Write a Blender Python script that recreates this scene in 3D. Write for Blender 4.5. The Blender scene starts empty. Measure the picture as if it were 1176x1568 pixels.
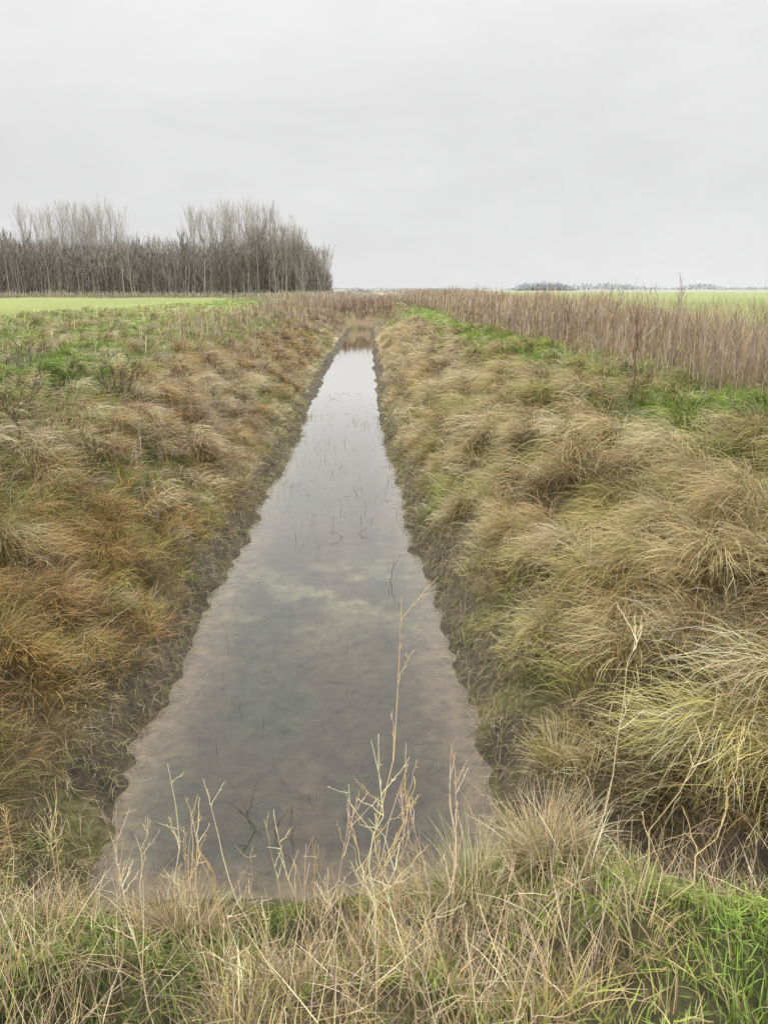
import bpy, math, numpy as np
rng=np.random.default_rng(7)
sc=bpy.context.scene
# ---------------------------------------------------------------- noise
T=np.random.default_rng(3).random((256,256)).astype(np.float32)
def vn(x,y,s=0):
    x=np.asarray(x,dtype=np.float32)+s*13.37; y=np.asarray(y,dtype=np.float32)+s*7.91
    xf=np.floor(x); yf=np.floor(y); fx=x-xf; fy=y-yf
    xi=xf.astype(np.int64)&255; yi=yf.astype(np.int64)&255; x1=(xi+1)&255; y1=(yi+1)&255
    fx=fx*fx*(3-2*fx); fy=fy*fy*(3-2*fy)
    return (T[xi,yi]*(1-fx)+T[x1,yi]*fx)*(1-fy)+(T[xi,y1]*(1-fx)+T[x1,y1]*fx)*fy
def fbm(x,y,s=0,o=3):
    r=0;a=.5;t=0
    for i in range(o):
        r=r+a*vn(x*2**i,y*2**i,s+i*5); t+=a; a*=.5
    return r/t
def ss(a,b,x):
    t=np.clip((x-a)/(b-a),0,1); return t*t*(3-2*t)
# ---------------------------------------------------------------- terrain
def xl(y):
    return np.interp(y,[-5,3.3,4.46,6.5,8,10.8,14.6,22,31.6,48,60],[-1.42,-1.42,-1.56,-1.5,-1.47,-1.45,-1.34,-1.36,-1.28,-.96,-.68])+.12*(vn(y*.7,y*0+3.3)-.5)+.10*(vn(y*3.2,y*0+9.3)-.5)
def xr(y):
    return np.interp(y,[-5,3.7,4.46,6.5,7.9,10.8,15.2,23.4,60],[.88,.86,.80,.78,.68,.59,.48,.45,.62])+.12*(vn(y*.8,y*0+23.3)-.5)+.10*(vn(y*3.7,y*0+39.3)-.5)
def sided(x,y):
    a=xl(y); b=xr(y); m=(a+b)/2
    right=x>m
    return right,np.where(right,x-b,a-x)
def zparts(x,y):
    right,d=sided(x,y)
    zr=np.interp(d,[-.9,-.3,0,.10,.26,.5,1.6,2.9,3.6],[-.45,-.14,0,.07,.22,.36,.92,1.42,1.5])
    zl=np.interp(d,[-.9,-.3,0,.12,.30,.6,1.9,3.1,3.9],[-.45,-.14,0,.06,.18,.32,.88,1.38,1.5])
    z=np.where(right,zr,zl)
    ye=y+.25*(vn(x*2,x*0+5)-.5)-.35*ss(.3,1.0,x)
    zd=np.interp(ye,[.5,1.5,2.5,3.05,3.25,3.5,4.2],[1.38,1.12,.50,.15,.0,-.16,-.5])
    zf=ss(60,64,y)*1.75-.45
    return right,d,z,zd,zf
def terrain(x,y):
    right,d,z,zd,zf=zparts(x,y)
    zz=np.maximum(np.maximum(z,zd),np.minimum(zf,1.5))
    n=ss(.15,.9,zz); n2=ss(.2,.5,zz)
    lump=vn(x*2.9,y*2.5,2); 
    zz=zz+n*.24*(vn(x*1.3,y*1.0,1)-.5)+n2*.24*(ss(.25,.75,lump)-.5) + .06*(vn(x*7,y*7,3)-.5)*ss(-.3,.0,zz)+.03*(vn(x*17,y*17,4)-.5)*ss(-.05,.1,zz)
    far=ss(5,25,np.abs(x))
    return zz+far*.15*(vn(x*.12,y*.12,6)-.5)
# ---------------------------------------------------------------- materials
def mat_attr(name,rough=.75,trans=.25,spec=.2,bump=None,vary=0):
    m=bpy.data.materials.new(name); m.use_nodes=True; nt=m.node_tree; N=nt.nodes; Lk=nt.links
    p=N['Principled BSDF']; out=N['Material Output']
    p.inputs['Roughness'].default_value=rough; p.inputs['Specular IOR Level'].default_value=spec
    a=N.new('ShaderNodeAttribute'); a.attribute_name='Col'
    col=a.outputs['Color']
    if vary:
        tc=N.new('ShaderNodeTexCoord')
        n1=N.new('ShaderNodeTexNoise'); n1.inputs['Scale'].default_value=vary; n1.inputs['Detail'].default_value=8; n1.inputs['Roughness'].default_value=.7
        Lk.new(tc.outputs['Object'],n1.inputs['Vector'])
        mr=N.new('ShaderNodeMapRange'); mr.inputs[1].default_value=.32; mr.inputs[2].default_value=.68; mr.inputs[3].default_value=.4; mr.inputs[4].default_value=1.7
        Lk.new(n1.outputs[0],mr.inputs[0])
        mx=N.new('ShaderNodeVectorMath'); mx.operation='SCALE'
        Lk.new(col,mx.inputs[0]); Lk.new(mr.outputs[0],mx.inputs['Scale']); col=mx.outputs[0]
    Lk.new(col,p.inputs['Base Color'])
    if bump:
        tc=N.new('ShaderNodeTexCoord')
        n2=N.new('ShaderNodeTexNoise'); n2.inputs['Scale'].default_value=bump; n2.inputs['Detail'].default_value=8; n2.inputs['Roughness'].default_value=.7
        Lk.new(tc.outputs['Object'],n2.inputs['Vector'])
        b=N.new('ShaderNodeBump'); b.inputs['Strength'].default_value=1; b.inputs['Distance'].default_value=.05
        Lk.new(n2.outputs[0],b.inputs['Height']); Lk.new(b.outputs[0],p.inputs['Normal'])
    if trans>0:
        t=N.new('ShaderNodeBsdfTranslucent'); Lk.new(col,t.inputs['Color'])
        mix=N.new('ShaderNodeMixShader'); mix.inputs[0].default_value=trans
        Lk.new(p.outputs[0],mix.inputs[1]); Lk.new(t.outputs[0],mix.inputs[2]); Lk.new(mix.outputs[0],out.inputs[0])
    return m
M_grass=mat_attr('grass_blade',.5,.33,.4)
M_stem=mat_attr('dead_stem',.7,0,.2)
M_wood=mat_attr('bare_wood',.9,0,.1)
M_ground=mat_attr('earth',.6,0,.3,bump=16,vary=14)
# ---------------------------------------------------------------- mesh builder
def make_mesh(name,V,F,C,mat,smooth=False):
    V=np.ascontiguousarray(V,dtype=np.float32).reshape(-1,3); F=np.ascontiguousarray(F,dtype=np.int32).reshape(-1,4)
    me=bpy.data.meshes.new(name)
    me.vertices.add(len(V)); me.vertices.foreach_set('co',V.ravel())
    me.loops.add(F.size); me.loops.foreach_set('vertex_index',F.ravel())
    me.polygons.add(len(F)); me.polygons.foreach_set('loop_start',np.arange(0,F.size,4,dtype=np.int32))
    if smooth: me.polygons.foreach_set('use_smooth',np.ones(len(F),dtype=bool))
    at=me.attributes.new('Col','FLOAT_COLOR','POINT')
    c4=np.ones((len(V),4),dtype=np.float32); c4[:,:3]=np.clip(np.asarray(C).reshape(-1,3),0,.88); at.data.foreach_set('color',c4.ravel())
    me.materials.append(mat); me.update()
    ob=bpy.data.objects.new(name,me); sc.collection.objects.link(ob); return ob
class Acc:
    def __init__(s): s.V=[];s.F=[];s.C=[];s.n=0
    def add(s,V,F,C):
        s.V.append(V.reshape(-1,3).astype(np.float32)); s.F.append(F.reshape(-1,4)+s.n); s.C.append(C.reshape(-1,3).astype(np.float32)); s.n+=len(s.V[-1])
    def build(s,name,mat,smooth=False): return make_mesh(name,np.concatenate(s.V),np.concatenate(s.F),np.concatenate(s.C),mat,smooth)
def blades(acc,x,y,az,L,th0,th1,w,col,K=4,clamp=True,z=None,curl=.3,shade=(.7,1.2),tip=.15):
    N=len(x); 
    if N==0: return
    P=np.zeros((N,K+1,3),dtype=np.float32)
    z0=terrain(x,y) if z is None else z
    P[:,0,0]=x;P[:,0,1]=y;P[:,0,2]=z0-.01
    cu=rng.normal(0,curl,N)
    for i in range(K):
        th=th0+(th1-th0)*((i+.5)/K); a=az+cu*i/K
        st=L/K
        P[:,i+1,0]=P[:,i,0]+np.sin(th)*np.cos(a)*st
        P[:,i+1,1]=P[:,i,1]+np.sin(th)*np.sin(a)*st
        P[:,i+1,2]=P[:,i,2]+np.cos(th)*st
    if clamp:
        g=terrain(P[:,1:,0],P[:,1:,1]); off=(.01+.06*rng.random(N))[:,None]
        P[:,1:,2]=np.maximum(P[:,1:,2],np.maximum(g,-.02)+off)
    ph=rng.uniform(-1,1,N)
    side=np.stack([-np.sin(az)*np.cos(ph),np.cos(az)*np.cos(ph),np.sin(ph)],1)
    t=np.linspace(0,1,K+1); prof=np.where(t<.5,1-.2*t,1-.1-(t-.5)*2*(.9-tip))
    off=side[:,None,:]*(w[:,None]*prof[None,:]*.5)[:,:,None]
    V=np.stack([P-off,P+off],2).reshape(N,2*(K+1),3)
    base=(np.arange(N)*2*(K+1))[:,None,None]
    q=np.array([[2*i,2*i+1,2*i+3,2*i+2] for i in range(K)])[None]
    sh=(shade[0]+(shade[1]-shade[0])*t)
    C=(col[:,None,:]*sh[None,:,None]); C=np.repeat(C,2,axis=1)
    acc.add(V,(base+q).astype(np.int32),C)
def tubes(acc,P,R,col,S=3):
    N,K,_=P.shape
    t=P[:,-1]-P[:,0]; t/= (np.linalg.norm(t,axis=1,keepdims=True)+1e-9)
    ref=np.where(np.abs(t[:,2:3])>.9,np.array([[1.,0,0]]),np.array([[0,0,1.]]))
    a=np.cross(t,ref); a/= (np.linalg.norm(a,axis=1,keepdims=True)+1e-9); b=np.cross(t,a)
    an=np.arange(S)*2*math.pi/S
    dirs=a[:,None,:]*np.cos(an)[None,:,None]+b[:,None,:]*np.sin(an)[None,:,None]
    V=P[:,:,None,:]+dirs[:,None,:,:]*R[:,:,None,None]
    q=[]
    for k in range(K-1):
        for s in range(S): q.append([k*S+s,k*S+(s+1)%S,(k+1)*S+(s+1)%S,(k+1)*S+s])
    F=(np.arange(N)*K*S)[:,None,None]+np.array(q)[None]
    C=np.broadcast_to(col[:,None,None,:],(N,K,S,3))
    acc.add(V,F.astype(np.int32),np.ascontiguousarray(C))
# ---------------------------------------------------------------- colours
c=lambda *a: np.array(a,dtype=np.float32)
TAN=c(.64,.48,.25);STRAW=c(.86,.73,.46);OLIVE=c(.42,.41,.12);GREEN=c(.26,.41,.07);ORANGE=c(.62,.41,.16);RUST=c(.46,.27,.11);BROWN=c(.26,.19,.12);PINK=c(.54,.41,.30);FIELD=c(.28,.32,.09);MUD=c(.10,.08,.052)
def green_mask(x,y):
    right,d,z,zd,zf=zparts(x,y)
    n=fbm(x*.9,y*.5,11); n2=fbm(x*.35,y*.18,14)
    gr=ss(1.8,2.6,d)*(1-ss(4.7,5.4,d))*(.70+.6*ss(.3,.55,n)) + .55*ss(.50,.62,n)*(d<2.6)
    gl=ss(2.3,3.1,d)*(.52+.7*ss(.32,.52,n)) + .50*ss(.50,.64,n)*(d<3)
    g=np.where(right,gr,gl)
    dam=(zd>z)&(y<5)
    g=np.where(dam,.25+.45*ss(.4,.6,n)+.3*ss(.5,1.5,x),g)
    field=(x<-16.5-2*n)|(x>13)
    g=np.where(field,.97,g)
    g=np.where((y>55)&(np.abs(x)<6),g*.3,g)
    return np.clip(g,0,.93),field,dam,right,d,n,n2
def pick(x,y,r):
    g,field,dam,right,d,n,n2=green_mask(x,y)
    m=fbm(x*.8,y*.6,21); m2=fbm(x*2.1,y*1.6,25)
    o=np.where(right,.18,.75)*(1-.65*ss(6,18,y)); o=np.where(dam,.12,o)*ss(.25,.5,m)
    o=np.where((~right)&(d>2.2),o*.35,o)
    col=TAN[None]*(1-ss(.3,.7,m2)[:,None])+STRAW[None]*ss(.3,.7,m2)[:,None]
    oc=ORANGE[None]*(1-ss(.4,.7,m2)[:,None])+RUST[None]*ss(.4,.7,m2)[:,None]
    k=(r[:,0]<o)[:,None]; col=np.where(k,oc,col)
    kb=(r[:,1]<.08+.28*ss(.5,.7,m)+np.where(right,0,.03)+np.where(dam,.2,0))[:,None]; col=np.where(kb,BROWN[None],col)
    kp=(~right&(y>9)&(r[:,1]>.6))[:,None]; col=np.where(kp,PINK[None],col)
    ko=(r[:,2]<.22)[:,None]; col=np.where(ko,OLIVE[None],col)
    ke=((y>46)&(np.abs(x)<5))[:,None]; col=np.where(ke,BROWN[None]*1.3,col)
    return col,g,field,dam,right,d
# ---------------------------------------------------------------- ground
xs=[0.0];st=.05
while xs[-1]<6000:
    v=xs[-1]; st=.045 if v<4.5 else (.15 if v<8 else (.5 if v<26 else st*1.25)); xs.append(v+st)
xs=np.array(xs); xs=np.concatenate([-xs[:0:-1],xs])
ys=[-3.0];st=.05
while ys[-1]<9000:
    v=ys[-1]; st=.2 if v<.5 else (.045 if v<9 else min(st*1.02,.6) if v<66 else st*1.12); ys.append(v+st)
ys=np.array(ys)
X,Y=np.meshgrid(xs,ys); Z=terrain(X.ravel(),Y.ravel()).reshape(X.shape)
nx,ny=len(xs),len(ys)
idx=np.arange(nx*ny).reshape(ny,nx)
F=np.stack([idx[:-1,:-1],idx[:-1,1:],idx[1:,1:],idx[1:,:-1]],-1).reshape(-1,4)
xf,yf=X.ravel(),Y.ravel()
rr=np.full((len(xf),3),.5); rr[:,1]=.3
col,g,field,dam,right,d=pick(xf,yf,rr)
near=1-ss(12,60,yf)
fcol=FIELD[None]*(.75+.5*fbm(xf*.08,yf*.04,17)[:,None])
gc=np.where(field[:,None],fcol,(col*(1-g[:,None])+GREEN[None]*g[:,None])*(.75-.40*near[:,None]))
_,_,zz_,zd_,_=zparts(xf,yf)
crease=(np.abs(zz_-zd_)<.17)&(xf>.8)&(yf<5)
mud=((d<.30+.25*(fbm(xf*4,yf*4,31)-.5))&(yf<61)&~(dam&(yf<3)))|(Z.ravel()<.08)|crease
mm=fbm(xf*5,yf*5,33)
mc=MUD[None]*(.5+1.0*mm[:,None])+c(.05,.055,.0)[None]*ss(.5,.7,fbm(xf*3,yf*1.5,37))[:,None]
gc=np.where(mud[:,None],mc,gc)
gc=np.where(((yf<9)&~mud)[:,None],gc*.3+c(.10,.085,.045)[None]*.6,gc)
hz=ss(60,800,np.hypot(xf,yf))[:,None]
gc=gc*(1-.7*hz)+c(.44,.45,.43)[None]*.7*hz  # distance haze blended into the ground colour
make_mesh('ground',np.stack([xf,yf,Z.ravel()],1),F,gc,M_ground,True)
# ---------------------------------------------------------------- water
wx=np.linspace(-2.6,2.2,90); wy=np.concatenate([np.linspace(1.8,12,160),np.linspace(12.3,64,110)])
WX,WY=np.meshgrid(wx,wy); wxf,wyf=WX.ravel(),WY.ravel()
i2=np.arange(WX.size).reshape(WX.shape)
WF=np.stack([i2[:-1,:-1],i2[:-1,1:],i2[1:,1:],i2[1:,:-1]],-1).reshape(-1,4)
tw=terrain(wxf,wyf)
sh=1-ss(.0,.24,-tw+.08*(fbm(wxf*4,wyf*4,49)-.5))
n1=fbm(wxf*1.6,wyf*.9,41); n2=fbm(wxf*1.4+4,wyf*.8,44)
wc=c(.034,.027,.016)[None]*np.ones((len(wxf),1))
wc=wc*(1-.5*ss(.45,.65,n1)[:,None])+c(.020,.032,.017)[None]*.5*ss(.45,.65,n1)[:,None]
wc=wc*(1-.5*ss(.5,.7,n2)[:,None])+c(.060,.040,.024)[None]*.5*ss(.5,.7,n2)[:,None]
band=np.exp(-((wyf-7.4)/1.1)**2)*ss(.45,.7,fbm(wxf*3,wyf*3,47))
wc=wc*(1-.28*band[:,None])+c(.26,.26,.12)[None]*.28*band[:,None]
wc=wc*(1-.6*sh[:,None])+c(.15,.11,.06)[None]*.6*sh[:,None]
wob=make_mesh('ditch_water',np.stack([wxf,wyf,np.zeros_like(wxf)],1),WF,wc,M_ground,True)
m=bpy.data.materials.new('murky_water'); m.use_nodes=True; nt=m.node_tree; N=nt.nodes; Lk=nt.links
N.remove(N['Principled BSDF']); out=N['Material Output']
a=N.new('ShaderNodeAttribute'); a.attribute_name='Col'
tc=N.new('ShaderNodeTexCoord')
n=N.new('ShaderNodeTexNoise'); n.inputs['Scale'].default_value=7; n.inputs['Detail'].default_value=10; n.inputs['Roughness'].default_value=.75; n.inputs['Distortion'].default_value=.3
Lk.new(tc.outputs['Object'],n.inputs['Vector'])
mr=N.new('ShaderNodeMapRange'); mr.inputs[1].default_value=.35; mr.inputs[2].default_value=.7; mr.inputs[3].default_value=.5; mr.inputs[4].default_value=2.1
Lk.new(n.outputs[0],mr.inputs[0])
sc_=N.new('ShaderNodeVectorMath'); sc_.operation='SCALE'; Lk.new(a.outputs['Color'],sc_.inputs[0]); Lk.new(mr.outputs[0],sc_.inputs['Scale'])
df=N.new('ShaderNodeBsdfDiffuse'); Lk.new(sc_.outputs[0],df.inputs['Color'])
gl=N.new('ShaderNodeBsdfGlossy'); gl.inputs['Roughness'].default_value=.04; gl.inputs['Color'].default_value=(.98,.97,.94,1)
fr=N.new('ShaderNodeFresnel'); fr.inputs['IOR'].default_value=1.8
fm=N.new('ShaderNodeMapRange'); fm.inputs[1].default_value=.068; fm.inputs[2].default_value=.52; fm.inputs[3].default_value=0.015; fm.inputs[4].default_value=.95; Lk.new(fr.outputs[0],fm.inputs[0])
nb=N.new('ShaderNodeTexNoise'); nb.inputs['Scale'].default_value=3; nb.inputs['Detail'].default_value=3; Lk.new(tc.outputs['Object'],nb.inputs['Vector'])
bp=N.new('ShaderNodeBump'); bp.inputs['Strength'].default_value=.03; bp.inputs['Distance'].default_value=.05; Lk.new(nb.outputs[0],bp.inputs['Height'])
Lk.new(bp.outputs[0],gl.inputs['Normal'])
mix=N.new('ShaderNodeMixShader'); Lk.new(fm.outputs[0],mix.inputs[0]); Lk.new(df.outputs[0],mix.inputs[1]); Lk.new(gl.outputs[0],mix.inputs[2]); Lk.new(mix.outputs[0],out.inputs[0])
wob.data.materials[0]=m
# ---------------------------------------------------------------- bank grass
G=Acc()
def scatter(y0,y1,dens,per,w,K,xmax):
    A=(y1-y0)*2*xmax; nt_=int(A*dens/per)
    cx=rng.uniform(-xmax,xmax,nt_); cy=rng.uniform(y0,y1,nt_)
    keep=np.abs(cx-.03*cy)<.55*cy+1.0
    _,_,z,zd,_=zparts(cx,cy)
    right,d=sided(cx,cy)
    dam=(zd>z)&(cy<5)
    t=terrain(cx,cy)
    dmin=.13+.24*vn(cx*3,cy*3,50)+.10*ss(8,3,cy)+.28*ss(18,45,cy)
    keep&=((d>dmin)&(cy<62))|(dam&(t>.12))|(cy>=62)
    keep&=~((np.abs(z-zd)<.14)&(cx>.8)&(cy<5)&(cy>2.1)&(rng.random(nt_)<.93))
    keep&=(cx>-18.5)&(cx<14)
    lump=vn(cx*2.9,cy*2.5,2); keep&=rng.random(nt_)<(.35+.65*ss(.2,.6,lump))
    cx,cy=cx[keep],cy[keep]; n=len(cx)
    tint=rng.uniform(.5,1.25,n)*(.70+.42*ss(.2,.7,vn(cx*2.9,cy*2.5,2))); tr=rng.random((n,3)); tdir=rng.normal(0,.6,n); tl=rng.uniform(.6,1.35,n)  # tint: random per clump, plus self-occlusion painted darker in hollows between mounds
    kk=np.repeat(np.arange(n),per)
    rad=.05+.012*w/.003
    x=cx[kk]+rng.normal(0,rad,len(kk)); y=cy[kk]+rng.normal(0,rad,len(kk))
    right,d=sided(x,y); tz=terrain(x,y)
    ok=tz>.06; x,y,kk,tz=x[ok],y[ok],kk[ok],tz[ok]
    r=np.where(rng.random((len(x),3))<.7,tr[kk],rng.random((len(x),3)))
    col,g,field,dam,right,d=pick(x,y,r)
    isg=np.where(rng.random(len(x))<.6,tr[kk,0]*.999,rng.random(len(x)))<g
    gcol=GREEN[None]*(1-tr[kk,2:3]*.65)+c(.50,.52,.14)[None]*tr[kk,2:3]*.65
    col=np.where(isg[:,None],gcol,col)
    col=col*(tint[kk]*rng.uniform(.65,1.3,len(x)))[:,None]
    rx,ry=x-cx[kk],y-cy[kk]
    rr2=(rx*rx+ry*ry)/(rad*rad)
    bx=np.where(right,-1,1.)*.10; by=np.full(len(x),-.03)
    flat=(d>3.3)
    bx=np.where(flat,bx*.25,bx)
    bx=np.where(dam,0,bx); by=np.where(dam,.03,by)
    az=np.arctan2(ry*1.3+by+rng.normal(0,.04,len(x)),rx*1.3+bx+rng.normal(0,.04,len(x)))+tdir[kk]*.7
    L=np.where(right,.36,.30)*tl[kk]*rng.uniform(.5,1.25,len(x))
    L=np.where(dam,(.07+.13*ss(.1,.6,tz))*tl[kk]*rng.uniform(.4,1.3,len(x)),L)
    L=np.where(flat,L*.75,L)
    L=np.where(isg,L*np.where(dam,.75,.5),L)
    L=np.where(d<.5,L*.6,L)
    th0=rng.normal(.4,.25,len(x)); th1=rng.normal(1.7,.4,len(x))
    th1=np.where(isg,rng.normal(.95,.35,len(x)),th1)
    th0=np.where(dam|flat,th0*.8,th0); th1=np.where(dam,rng.normal(1.2,.6,len(x)),th1)
    ww=w*rng.uniform(.6,1.3,len(x))*np.where(isg,1.25,1)
    zr=tz+np.where(isg,0,.07)*np.exp(-rr2*.5)*tl[kk]*ss(.05,.3,tz)
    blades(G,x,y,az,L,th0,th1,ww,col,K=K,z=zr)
scatter(.9,4.0,4200,45,.0031,4,4.6)
scatter(4.0,8.0,2700,60,.0037,4,6.4)
scatter(8.0,14.,1500,45,.0055,3,9.5)
scatter(14.,25.,520,30,.010,3,15)
scatter(25.,45.,140,16,.019,3,20)
scatter(45.,80.,38,8,.036,3,20)
scatter(80.,150.,9,5,.07,3,20)
def mops(n,y0,y1,d0,d1,side,L,w,per,cols,K=5,hm=.15,sp=.085):
    cy=y0+(y1-y0)*rng.random(n); dd=rng.uniform(d0,d1,n)
    cx=xr(cy)+dd if side>0 else xl(cy)-dd
    for _ in range(3):
        e=.1; g0=vn(cx*2.9,cy*2.5,2); gx=vn((cx+e)*2.9,cy*2.5,2)-g0; gy=vn(cx*2.9,(cy+e)*2.5,2)-g0
        cx=cx+gx*.35; cy=cy+gy*.35
    _,_,z_,zd_,_=zparts(cx,cy); k_=~((np.abs(z_-zd_)<.25)&(cy<5)) & ((zd_<z_)|(cy>5)); cx,cy=cx[k_],cy[k_]; n=len(cx)
    kk=np.repeat(np.arange(n),per); tl=rng.uniform(.65,1.25,n); td=rng.normal(0,.4,n); tc_=rng.integers(0,len(cols),n); tt=rng.uniform(.65,1.15,n)
    rx=rng.normal(0,sp,len(kk)); ry=rng.normal(0,sp,len(kk))
    x=cx[kk]+rx; y=cy[kk]+ry; tz=terrain(x,y)
    ok=tz>.18; x,y,kk,rx,ry,tz=x[ok],y[ok],kk[ok],rx[ok],ry[ok],tz[ok]
    az=np.arctan2(ry*1.4-.05,rx*1.4-side*.13)+td[kk]+rng.normal(0,.2,len(kk))
    col=np.array(cols)[tc_[kk]]*(tt[kk]*rng.uniform(.55,1.3,len(kk)))[:,None]
    dloc=np.abs(x-(xr(y) if side>0 else xl(y)))
    LL=L*tl[kk]*rng.uniform(.5,1.2,len(kk))*np.clip(dloc/1.0,.4,1)
    zr=tz+hm*tl[kk]*np.exp(-(rx*rx+ry*ry)/(2*sp*sp)*.7)
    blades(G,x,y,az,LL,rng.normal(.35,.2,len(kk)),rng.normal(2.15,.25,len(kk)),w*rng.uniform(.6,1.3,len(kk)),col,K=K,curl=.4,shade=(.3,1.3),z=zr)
mops(125,2.4,8,.45,3.2,1,.56,.0040,190,[STRAW,STRAW*c(.95,.90,.80),TAN*1.1,TAN,STRAW*c(.82,.85,.5)])
mops(260,8,18,.4,2.9,1,.52,.0068,90,[STRAW,TAN,TAN*1.15,OLIVE,STRAW])
mops(300,18,42,.45,2.5,1,.5,.014,40,[TAN*1.1,TAN,PINK*1.1,STRAW*.9])
mops(80,3.2,8,.5,3.0,-1,.42,.0038,180,[ORANGE,ORANGE*1.15,TAN,RUST,OLIVE,TAN,STRAW*.9])
mops(210,8,20,.4,3.0,-1,.46,.0068,90,[ORANGE,TAN,STRAW,PINK*1.1,STRAW])
mops(230,20,42,.45,2.6,-1,.45,.014,40,[PINK,TAN*.9,ORANGE*.9])
mops(560,9,50,2.8,16,-1,.36,.011,45,[STRAW,STRAW,TAN,PINK,c(.45,.5,.12)])
mops(170,6,30,2.0,4.0,1,.36,.008,70,[STRAW,c(.48,.54,.12),c(.45,.49,.12),TAN,GREEN*1.2])
mops(120,6,16,2.2,4.6,-1,.30,.007,80,[c(.44,.52,.12),c(.35,.47,.10),STRAW,GREEN*1.2])
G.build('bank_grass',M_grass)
# ---------------------------------------------------------------- rush tussocks
for (x0,y0,L,n,rc) in [(-2.55,4.9,.34,350,c(.28,.30,.08)),(1.75,3.35,.36,420,c(.30,.36,.09)),(2.3,7.6,.48,480,c(.13,.13,.06)),(.46,2.62,.42,600,c(.36,.39,.13)),(-3.0,11.5,.5,250,c(.66,.56,.32)),(2.1,4.1,.3,200,c(.2,.28,.05)),(1.15,3.95,.30,300,c(.60,.53,.20)),(-1.95,6.4,.25,200,c(.22,.22,.07)),(1.35,5.2,.3,260,c(.36,.40,.13)),(-.75,2.62,.28,600,c(.46,.34,.19)),(.74,2.6,.32,350,c(.58,.46,.28)),(-1.35,2.7,.24,300,c(.42,.32,.17)),(3.1,5.4,.4,350,c(.30,.33,.12))]:
    A_=Acc(); rx=rng.normal(0,.055,n); ry=rng.normal(0,.055,n)
    az=np.arctan2(ry,rx)+rng.normal(0,.3,n)
    cc=rc[None]*rng.uniform(.55,1.4,(n,1)); k=rng.random(n)<.35; cc[k]=STRAW*.9
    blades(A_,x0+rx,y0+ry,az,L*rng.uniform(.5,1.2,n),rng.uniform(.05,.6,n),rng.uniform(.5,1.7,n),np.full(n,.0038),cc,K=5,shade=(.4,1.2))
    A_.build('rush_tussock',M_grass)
# ---------------------------------------------------------------- dead reed / weed bands
R=Acc()
def stalks(n,x0,x1,y0,y1,h,w,cols,pw=1.0,br=3,th=.2):
    y=y0+(y1-y0)*rng.random(n)**pw; x=rng.uniform(x0,x1,n)
    dn=fbm(x*.7,y*.5,61); keep=(rng.random(n)<ss(th,th+.35,dn)+.15)&(np.abs(x-.03*y)<.55*y+1.5)
    x,y=x[keep],y[keep]; n=len(x)
    H=h*rng.uniform(.45,1.15,n)*(.6+.8*fbm(x*.5,y*.4,63)); sc2=w*np.clip(y/8,1,40)
    col=np.array(cols)[rng.integers(0,len(cols),n)]*rng.uniform(.45,1.35,(n,1))
    hzz=(.5*ss(30,150,y))[:,None]; col=col*(1-hzz)+c(.44,.42,.41)*hzz  # far stalks greyed, aerial haze mixed into their colour
    az=rng.uniform(0,6.28,n); t1=rng.uniform(.0,.55,n); z=terrain(x,y)
    blades(R,x,y,az,H,t1*.3,t1,sc2*rng.uniform(.7,1.3,n),col,K=3,clamp=False,z=z,tip=.4,shade=(.65,1.1))
    for b in range(br):
        f=rng.uniform(.3,.9,n); thm=t1*.6
        bx=x+np.sin(thm)*np.cos(az)*H*f; by=y+np.sin(thm)*np.sin(az)*H*f; bz=z+H*f*np.cos(thm)
        blades(R,bx,by,rng.uniform(0,6.28,n),H*.3*rng.uniform(.5,1.2,n),rng.uniform(.4,1.0,n),rng.uniform(.1,.7,n),sc2*.55,col*rng.uniform(.85,1.2,(n,1)),K=2,clamp=False,z=bz,tip=.4,shade=(1,1))
RC=[PINK*c(.85,.82,.85),PINK*c(.72,.70,.73),BROWN*1.1,TAN*.9,c(.36,.28,.23),c(.58,.50,.40)]
stalks(5200,4.9,9.5,5,14,1.12,.005,RC)
stalks(8500,4.8,9.5,14,40,1.14,.005,RC)
stalks(6000,4.6,9.5,40,90,1.18,.005,RC)
stalks(1700,4.2,5.2,6.5,40,.65,.005,RC)
stalks(3500,-14,22,85,150,1.0,.006,RC,br=2)
stalks(2300,-6.2,-3,20,62,.75,.005,RC,pw=.8)
stalks(2400,-9,-1,60,130,1.15,.005,RC,br=2)
stalks(900,-4.3,-2.6,9,24,.45,.005,RC)
stalks(500,-3.6,-2.1,11,17,.4,.005,RC)
stalks(600,1.6,4.2,6,20,.4,.0045,RC)
stalks(1500,-16,-4.5,9,60,.5,.005,[STRAW,TAN,PINK,BROWN])
stalks(3000,-2.4,2.4,62.5,78,.7,.006,[BROWN*1.2,BROWN*1.5,PINK*.8])
stalks(3500,-85,-6,132,150,1.0,.006,[BROWN*1.1,TAN*.8,PINK*.8],br=1)
R.build('dead_reeds',M_stem)
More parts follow.
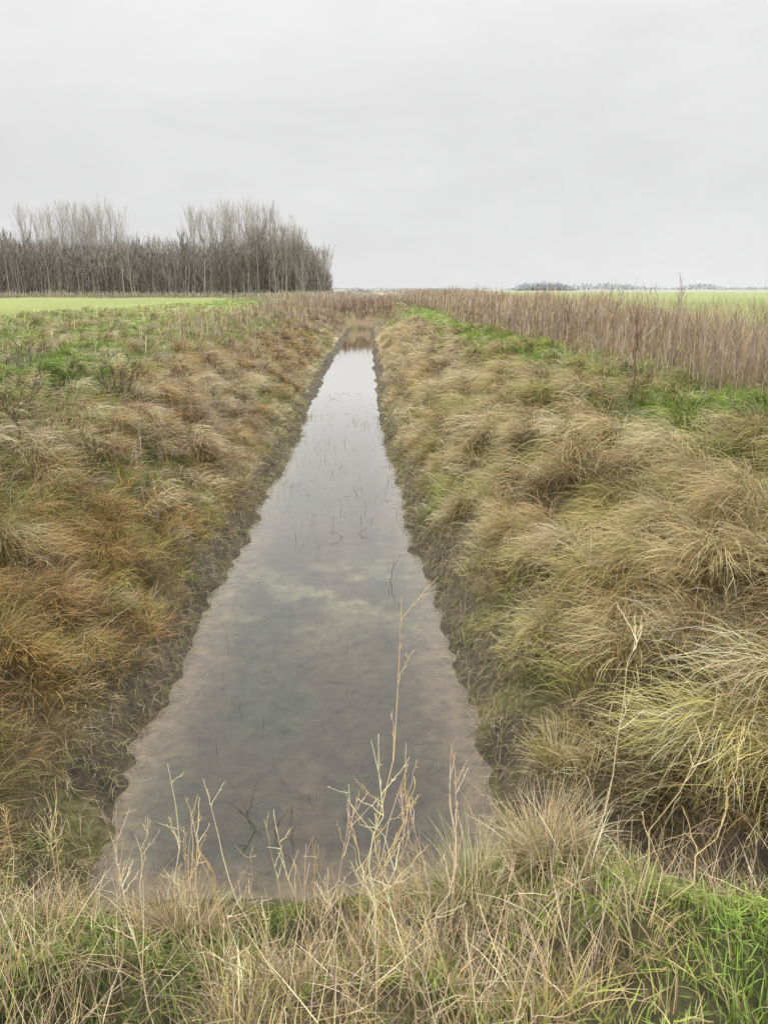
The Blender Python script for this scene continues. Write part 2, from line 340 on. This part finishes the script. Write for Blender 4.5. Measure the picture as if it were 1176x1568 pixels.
# ---------------------------------------------------------------- branching plants
def branchy(acc,base,h,lean,r,col,levels=2,nb=8,spread=.7,S=3,wig=.03,K=6,bl=.38,lo=.25,rmin=0):
    def seg(p,dr,L,rad,lev):
        t=np.linspace(0,1,K)[:,None]
        wv=np.cumsum(rng.normal(0,wig,(K,3)),0); wv[0]=0
        P=p[None]+dr[None]*L*t+wv*L+np.array([[0,0,1.]])*L*.12*t*t*(1 if lev>0 else 0)
        tubes(acc,P[None],np.maximum(rad*(1-.7*t[:,0]),rmin)[None],(col*rng.uniform(.75,1.25))[None],S)
        if lev<levels:
            n=nb if lev==0 else max(2,nb//2)
            for i in range(n):
                f=rng.uniform(lo,.97); k=f*(K-1); j=int(k); q=P[j]*(1-(k-j))+P[min(j+1,K-1)]*(k-j)
                d2=dr+rng.normal(0,spread,3); d2[2]=abs(d2[2])*.7+.25; d2/=np.linalg.norm(d2)
                seg(q,d2,L*bl*rng.uniform(.5,1.2)*(1.15-f*.6),rad*.6,lev+1)
    d0=np.array([lean[0],lean[1],1.]); d0/=np.linalg.norm(d0); seg(np.array(base,float),d0,h,r,0)
W=Acc()
fg=[(-.53,2.05,.95),(-.57,2.2,.8),(-.40,2.3,.75),(-.27,2.1,.95),(-.36,1.9,.6),(-.05,2.0,1.25),(.02,2.1,1.05),(-.02,1.7,.85),(.10,2.2,.85),(.22,2.0,.85),(.28,2.3,.65),(-.80,2.0,.8),(-.7,2.2,.6),(-1.0,2.1,.75),(-1.15,2.4,.7),(-1.05,1.8,.7),(.68,1.9,1.05),(.82,1.8,.8),(.88,1.8,.65),(1.1,1.7,.6),(.72,1.65,.5),(.4,1.7,.6),(-.45,1.7,.55),(1.3,2.1,.45),(-1.4,2.6,.6),(-.15,2.45,.65),(-.62,2.4,.7),(-.2,2.3,.75),(.33,2.15,.85),(.15,2.4,.75),(-.48,2.45,.7),(.5,2.2,.6),(-1.3,2.2,.6),(-.9,2.5,.65),(-.55,2.55,.6),(-.35,2.6,.6),(-.75,2.55,.6),(.05,2.5,.6),(-.3,1.8,.8),(.12,1.75,.7),(-.6,1.8,.7),(0.0,1.9,1.0),(.2,1.85,.75)]
for (x,y,h) in fg:
    b=(x,y,float(terrain(np.array([x]),np.array([y]))[0])-.02)
    cc=[STRAW,TAN*1.2,STRAW*c(.95,.9,.85),PINK*1.4][rng.integers(0,4)]
    branchy(W,b,h*.95,rng.normal(0,.12,2),.0030,cc,levels=2,nb=rng.integers(4,10),spread=.42,S=4,K=9,bl=.20,wig=.02,lo=.3,rmin=.0009)
for i in range(300):
    x=rng.uniform(-1.5,1.5); y=rng.uniform(1.2,2.9)
    if vn(np.array([x*2.2]),np.array([y*2.2]),71)[0]<.42: continue
    b=(x,y,float(terrain(np.array([x]),np.array([y]))[0])-.02)
    branchy(W,b,rng.uniform(.18,.5),rng.normal(0,.4,2),.0020,[STRAW,TAN,PINK*1.2,BROWN*1.2][rng.integers(0,4)],levels=1,nb=6,spread=.5,K=5,bl=.35,rmin=.0008)
n=6000; x=rng.uniform(-1.7,1.5,n); y=rng.uniform(1.1,2.9,n); k=(vn(x*2.2,y*2.2,71)>.45)&(terrain(x,y)>.25); x,y=x[k],y[k]; n=len(x)
blades(W,x,y,rng.uniform(0,6.28,n),rng.uniform(.1,.38,n),rng.uniform(0,1.0,n),rng.uniform(.3,1.9,n),np.full(n,.0028),np.array([STRAW,TAN,PINK,BROWN,BROWN])[rng.integers(0,5,n)]*rng.uniform(.6,1.2,(n,1)),K=4)
W.build('dead_weed_stalks',M_stem)
def shrub(name,x,y,h,r,col,stems=6,levels=2,nb=7,wig=.05,spr=.55,lean=.35,rmin=.002,bl=.45):
    A_=Acc(); z=float(terrain(np.array([x]),np.array([y]))[0])
    for i in range(stems):
        branchy(A_,(x+rng.normal(0,.07),y+rng.normal(0,.07),z-.03),h*rng.uniform(.7,1.1),rng.normal(0,lean,2),r,col,levels=levels,nb=nb,spread=spr,wig=wig,bl=bl,rmin=rmin)
    A_.build(name,M_wood)
DK=c(.11,.085,.07)
shrub('bare_shrub',-4.0,12.6,.8,.009,DK,7)
shrub('bare_shrub',-4.5,11.8,.65,.008,DK,5)
shrub('bare_shrub',-4.25,8.9,.6,.008,DK,9,lean=.8)
shrub('bare_shrub',-4.35,9.8,.8,.008,DK*1.3,5)
shrub('bare_shrub',-5.6,13,.7,.007,DK*1.6,5)
shrub('bare_shrub',3.9,7.2,.5,.006,DK*1.8,6,lean=.7)
shrub('dead_dock_stalk',3.8,10.4,.9,.010,c(.2,.12,.08),1,levels=2,nb=9,spr=.35,lean=.03,rmin=.003)
for x,y,h,s in [(5.9,15.2,1.55,3),(6.3,15.6,1.4,2),(7.6,16,1.45,2),(4.4,9.8,.8,1),(3.9,16,1.0,2),(8.3,16.5,1.5,2),(5.2,16,1.3,1)]:
    shrub('dead_hogweed',x,y,h,.007,c(.38,.32,.28),s,levels=2,nb=8,spr=.5,lean=.08,wig=.02,rmin=.0028,bl=.32)
# ---------------------------------------------------------------- stems in the water
S_=Acc()
n=800; y=4+15*rng.random(n)**.9; x=xl(y)+(xr(y)-xl(y))*rng.random(n)
k=(fbm(x*1.6,y*.8,81)>.5)|(rng.random(n)<.10); x,y=x[k],y[k]; n=len(x)
blades(S_,x,y,rng.uniform(0,6.28,n),rng.uniform(.04,.20,n),rng.uniform(0,.5,n),rng.uniform(.2,1.5,n),.0027*np.clip(y/7,1,4),np.array([c(.16,.14,.09),c(.30,.25,.16),c(.14,.17,.07)])[rng.integers(0,3,n)],K=3,clamp=False,z=np.zeros(n))
n=1100; y=3.3+20*rng.random(n)**1.2; f=rng.random(n); x=xl(y)+(xr(y)-xl(y))*f
k=(fbm(x*1.8,y*.9,85)>.56)|(rng.random(n)<.06); x,y=x[k],y[k]; n=len(x)
blades(S_,x,y,rng.normal(1.6,.8,n),rng.uniform(.04,.18,n),np.full(n,1.57),np.full(n,1.57),.0020*np.clip(y/7,1,4),np.array([c(.24,.2,.13),c(.2,.17,.11),c(.32,.28,.19)])[rng.integers(0,3,n)],K=3,clamp=False,z=np.full(n,.013),curl=1.2)
n=11000; y=2.8+16*rng.random(n)**1.5; sd=rng.random(n)<.5; dd=rng.uniform(-.04,.4,n)
x=np.where(sd,xr(y)+dd,xl(y)-dd)
blades(S_,x,y,rng.uniform(0,6.28,n),rng.uniform(.03,.18,n),np.full(n,1.1),np.full(n,1.9),.003*np.clip(y/7,1,4),np.array([c(.38,.31,.18),c(.17,.13,.08),c(.12,.12,.05),c(.5,.42,.27),c(.22,.26,.07)])[rng.integers(0,5,n)],K=3,clamp=True,curl=1.0)
S_.build('water_grass_stems',M_stem)
A_=Acc()
for (x,y,h,l) in [(-.12,9.3,.3,(1.2,.3)),(-.25,9.2,.25,(-1.0,.1)),(.28,7.7,.3,(.5,.1)),(-.62,3.75,.25,(-.6,.1)),(-.5,3.7,.22,(.6,.0)),(-.7,3.9,.2,(.3,.1)),(-.4,3.75,.2,(-.4,.1))]:
    branchy(A_,(x,y,-.02),h,l,.004,DK,levels=1,nb=3,spread=.5,wig=.06)
A_.build('fallen_twigs',M_wood)
# ---------------------------------------------------------------- distant woodland
TW=Acc()
def tree(x,y,H,col,upright,cw,nl,ntw,r0,first=.2,w=.06):
    z=1.4; K=6; t=np.linspace(0,1,K)
    P=np.zeros((1,K,3)); P[0,:,0]=x+np.cumsum(rng.normal(0,.010*H,K)); P[0,:,1]=y+np.cumsum(rng.normal(0,.010*H,K)); P[0,:,2]=z+H*t*.97
    tubes(TW,P,(r0*(1-.9*t))[None],col[None]*rng.uniform(.9,1.4),4)
    f=rng.uniform(first,.93,nl); bx=np.interp(f,t,P[0,:,0]); by=np.interp(f,t,P[0,:,1]); bz=z+H*f*.97
    az=rng.uniform(0,6.28,nl); env=cw*np.clip(np.sin((f-first*.6)/(1-first*.6)*math.pi*.85+.35),.25,1)
    ll=env/np.sin(upright)*rng.uniform(.6,1.1,nl); th=np.clip(rng.normal(upright,.15,nl),.08,1.2)
    ll=np.minimum(ll,(H*1.02-H*f)/np.cos(upright)+.3*env)
    Q=np.zeros((nl,4,3)); s=np.linspace(0,1,4)
    for i in range(4):
        a2=th*(1-.35*s[i]); Q[:,i,0]=bx+np.sin(a2)*np.cos(az)*ll*s[i]; Q[:,i,1]=by+np.sin(a2)*np.sin(az)*ll*s[i]; Q[:,i,2]=bz+np.cos(a2)*ll*s[i]
    tubes(TW,Q,(r0*.28)*(1-.75*s)[None]*np.ones((nl,1))*(1.1-f)[:,None]+.010,np.repeat(col[None],nl,0)*rng.uniform(.9,1.3,(nl,1)),3)
    k=rng.integers(0,nl,ntw); u=rng.uniform(.15,1,ntw)
    q=np.stack([[np.interp(uu,s,Q[kk,:,j]) for j in range(3)] for uu,kk in zip(u,k)])
    L=rng.uniform(.5,1.6,ntw)*(H/14)
    blades(TW,q[:,0],q[:,1],az[k]+rng.normal(0,.9,ntw),L,rng.uniform(.1,1.0,ntw),rng.uniform(0,.6,ntw),w*rng.uniform(.6,1.3,ntw),col[None]*rng.uniform(.8,1.35,(ntw,1)),K=2,clamp=False,z=q[:,2],tip=.3,shade=(1,1))
PALE=c(.45,.425,.395); MID=c(.285,.255,.235); DRK=c(.195,.17,.16); RED=c(.28,.205,.19)  # bark tones lightened and greyed to include painted distance haze
for i in range(28):
    x=rng.uniform(-70,-46.5); tree(x,rng.uniform(160,176),rng.uniform(14.5,18.8),PALE*rng.uniform(.75,1.1),.52,3.3,30,160,.14,.33,.036)
for i in range(32):
    x=rng.uniform(-34,-12); tree(x,rng.uniform(158,174),rng.uniform(14.8,18.6)-max(0,(x+20))*.45,PALE*rng.uniform(.75,1.1),.52,3.3,30,160,.14,.32,.036)
def topz(x,y): 
    h=8.8+3.6*fbm(x*.14,y*.12,95)+np.where(x<-72,1.6,0)
    return h*(1-.55*ss(-14,-5.5,x)**2)
for i in range(190):
    x=rng.uniform(-100,-9); y=rng.uniform(153,190); h=float(topz(np.array([x]),np.array([y]))[0])*rng.uniform(.8,1.15)
    cc=MID*1.3 if rng.random()<.4 else DRK*1.1
    if x<-76: cc=RED*.9
    tree(x,y,h,cc,.75,3.4,26,140,.10,.08,.07)
n=56000; x=rng.uniform(-102,-6.5,n); y=rng.uniform(153,190,n)
hh=topz(x,y); u=rng.random(n); z=1.3+hh*u*.86
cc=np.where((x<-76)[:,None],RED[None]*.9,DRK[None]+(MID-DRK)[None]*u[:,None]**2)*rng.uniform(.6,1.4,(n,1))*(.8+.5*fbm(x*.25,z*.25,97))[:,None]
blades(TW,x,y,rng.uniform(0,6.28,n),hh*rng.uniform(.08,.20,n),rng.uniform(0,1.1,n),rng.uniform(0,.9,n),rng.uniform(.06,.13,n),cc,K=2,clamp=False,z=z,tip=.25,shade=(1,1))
n=170; x=rng.uniform(-100,-7,n); y=rng.uniform(150,156,n); hh=topz(x,y)
blades(TW,x,y,rng.uniform(0,6.28,n),hh*rng.uniform(.4,.85,n),rng.uniform(0,.15,n),rng.uniform(0,.35,n),rng.uniform(.06,.14,n),PALE[None]*rng.uniform(.6,1.0,(n,1)),K=3,clamp=False,z=np.full(n,1.3),tip=.3,shade=(1,1))
for i in range(20):
    x=-22+15.0*rng.random(); tree(x,rng.uniform(152,162),rng.uniform(10.5,13.5)-max(0,(x+13))*.8,c(.34,.32,.29),.65,3.4,44,320,.13,.06,.055)
TW.build('distant_woodland',M_wood)
def treeline(name,x0,x1,y,h0,h1,n,col,w):
    A_=Acc(); x=rng.uniform(x0,x1,n); hh=h0+(h1-h0)*fbm(x*.035,x*0,91)**1.5*1.5
    hh=hh*(.35+.65*ss(0,12,x-x0)*ss(0,18,x1-x))
    u=rng.random(n); 
    blades(A_,x,y+rng.uniform(-10,10,n),rng.uniform(0,6.28,n),hh*rng.uniform(.2,.5,n),rng.uniform(0,.8,n),rng.uniform(0,1.2,n),np.full(n,w),col[None]*rng.uniform(.9,1.1,(n,1)),K=3,clamp=False,z=1.4+hh*u*.7,tip=.3)
    A_.build(name,M_wood)
treeline('distant_treeline',134,189,700,1.5,11,2600,c(.50,.53,.56),.8)  # treeline and hedge colours have pale haze painted in
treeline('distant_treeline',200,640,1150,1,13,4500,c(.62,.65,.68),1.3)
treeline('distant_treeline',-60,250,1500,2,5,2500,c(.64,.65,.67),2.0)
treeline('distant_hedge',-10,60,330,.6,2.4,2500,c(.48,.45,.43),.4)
# ---------------------------------------------------------------- light
w=bpy.data.worlds.new('World'); sc.world=w; w.use_nodes=True; nt=w.node_tree; N=nt.nodes; Lk=nt.links
bg=N['Background']; bg.inputs[1].default_value=1
tc=N.new('ShaderNodeTexCoord'); sx=N.new('ShaderNodeSeparateXYZ'); Lk.new(tc.outputs['Generated'],sx.inputs[0])
cr=N.new('ShaderNodeValToRGB'); Lk.new(sx.outputs['Z'],cr.inputs[0])
e=cr.color_ramp.elements; e[0].position=0; e[0].color=(.81,.81,.815,1); e[1].position=1; e[1].color=(2.5,2.5,2.5,1)
for p,v in [(.12,.775),(.2,.79),(.3,.90),(.5,1.12),(.75,1.7)]:
    q=e.new(p); q.color=(v,v*.998,v*1.001,1)
mp=N.new('ShaderNodeMapping'); mp.inputs['Scale'].default_value=(1.4,1.4,4.0); Lk.new(tc.outputs['Generated'],mp.inputs[0])
no=N.new('ShaderNodeTexNoise'); no.inputs['Scale'].default_value=2.6; no.inputs['Detail'].default_value=7; no.inputs['Roughness'].default_value=.6; no.inputs['Distortion'].default_value=.3; Lk.new(mp.outputs[0],no.inputs['Vector'])
mr=N.new('ShaderNodeMapRange'); mr.inputs[1].default_value=.3; mr.inputs[2].default_value=.7; mr.inputs[3].default_value=.93; mr.inputs[4].default_value=1.05; Lk.new(no.outputs[0],mr.inputs[0])
vs=N.new('ShaderNodeVectorMath'); vs.operation='SCALE'; Lk.new(cr.outputs[0],vs.inputs[0]); Lk.new(mr.outputs[0],vs.inputs['Scale'])
sk=N.new('ShaderNodeTexSky'); sk.sky_type='NISHITA'; sk.sun_disc=False; sk.sun_elevation=math.radians(50); sk.sun_rotation=math.radians(200)
s2=N.new('ShaderNodeVectorMath'); s2.operation='SCALE'; s2.inputs['Scale'].default_value=.1; Lk.new(sk.outputs[0],s2.inputs[0])
mx=N.new('ShaderNodeMix'); mx.data_type='RGBA'; mx.inputs[0].default_value=.02
Lk.new(vs.outputs[0],mx.inputs[6]); Lk.new(s2.outputs[0],mx.inputs[7]); Lk.new(mx.outputs[2],bg.inputs[0])
sun=bpy.data.lights.new('sun','SUN'); sun.energy=1.5; sun.angle=math.radians(12); sun.color=(1,.96,.89)
so=bpy.data.objects.new('sun',sun); so.rotation_euler=(math.radians(40),0,math.radians(-20)); sc.collection.objects.link(so)
# ---------------------------------------------------------------- camera
cd=bpy.data.cameras.new('camera'); cd.sensor_fit='VERTICAL'; cd.sensor_height=24; cd.lens=18; cd.clip_end=20000; cd.clip_start=.05
co=bpy.data.objects.new('camera',cd); co.location=(0,0,3.0); co.rotation_euler=(math.radians(90-16.2),0,math.radians(-1.64)); sc.collection.objects.link(co); sc.camera=co
sc.view_settings.view_transform='Standard'; sc.view_settings.look='None'; sc.view_settings.exposure=0
print('verts',sum(len(o.data.vertices) for o in sc.objects if o.type=='MESH'))
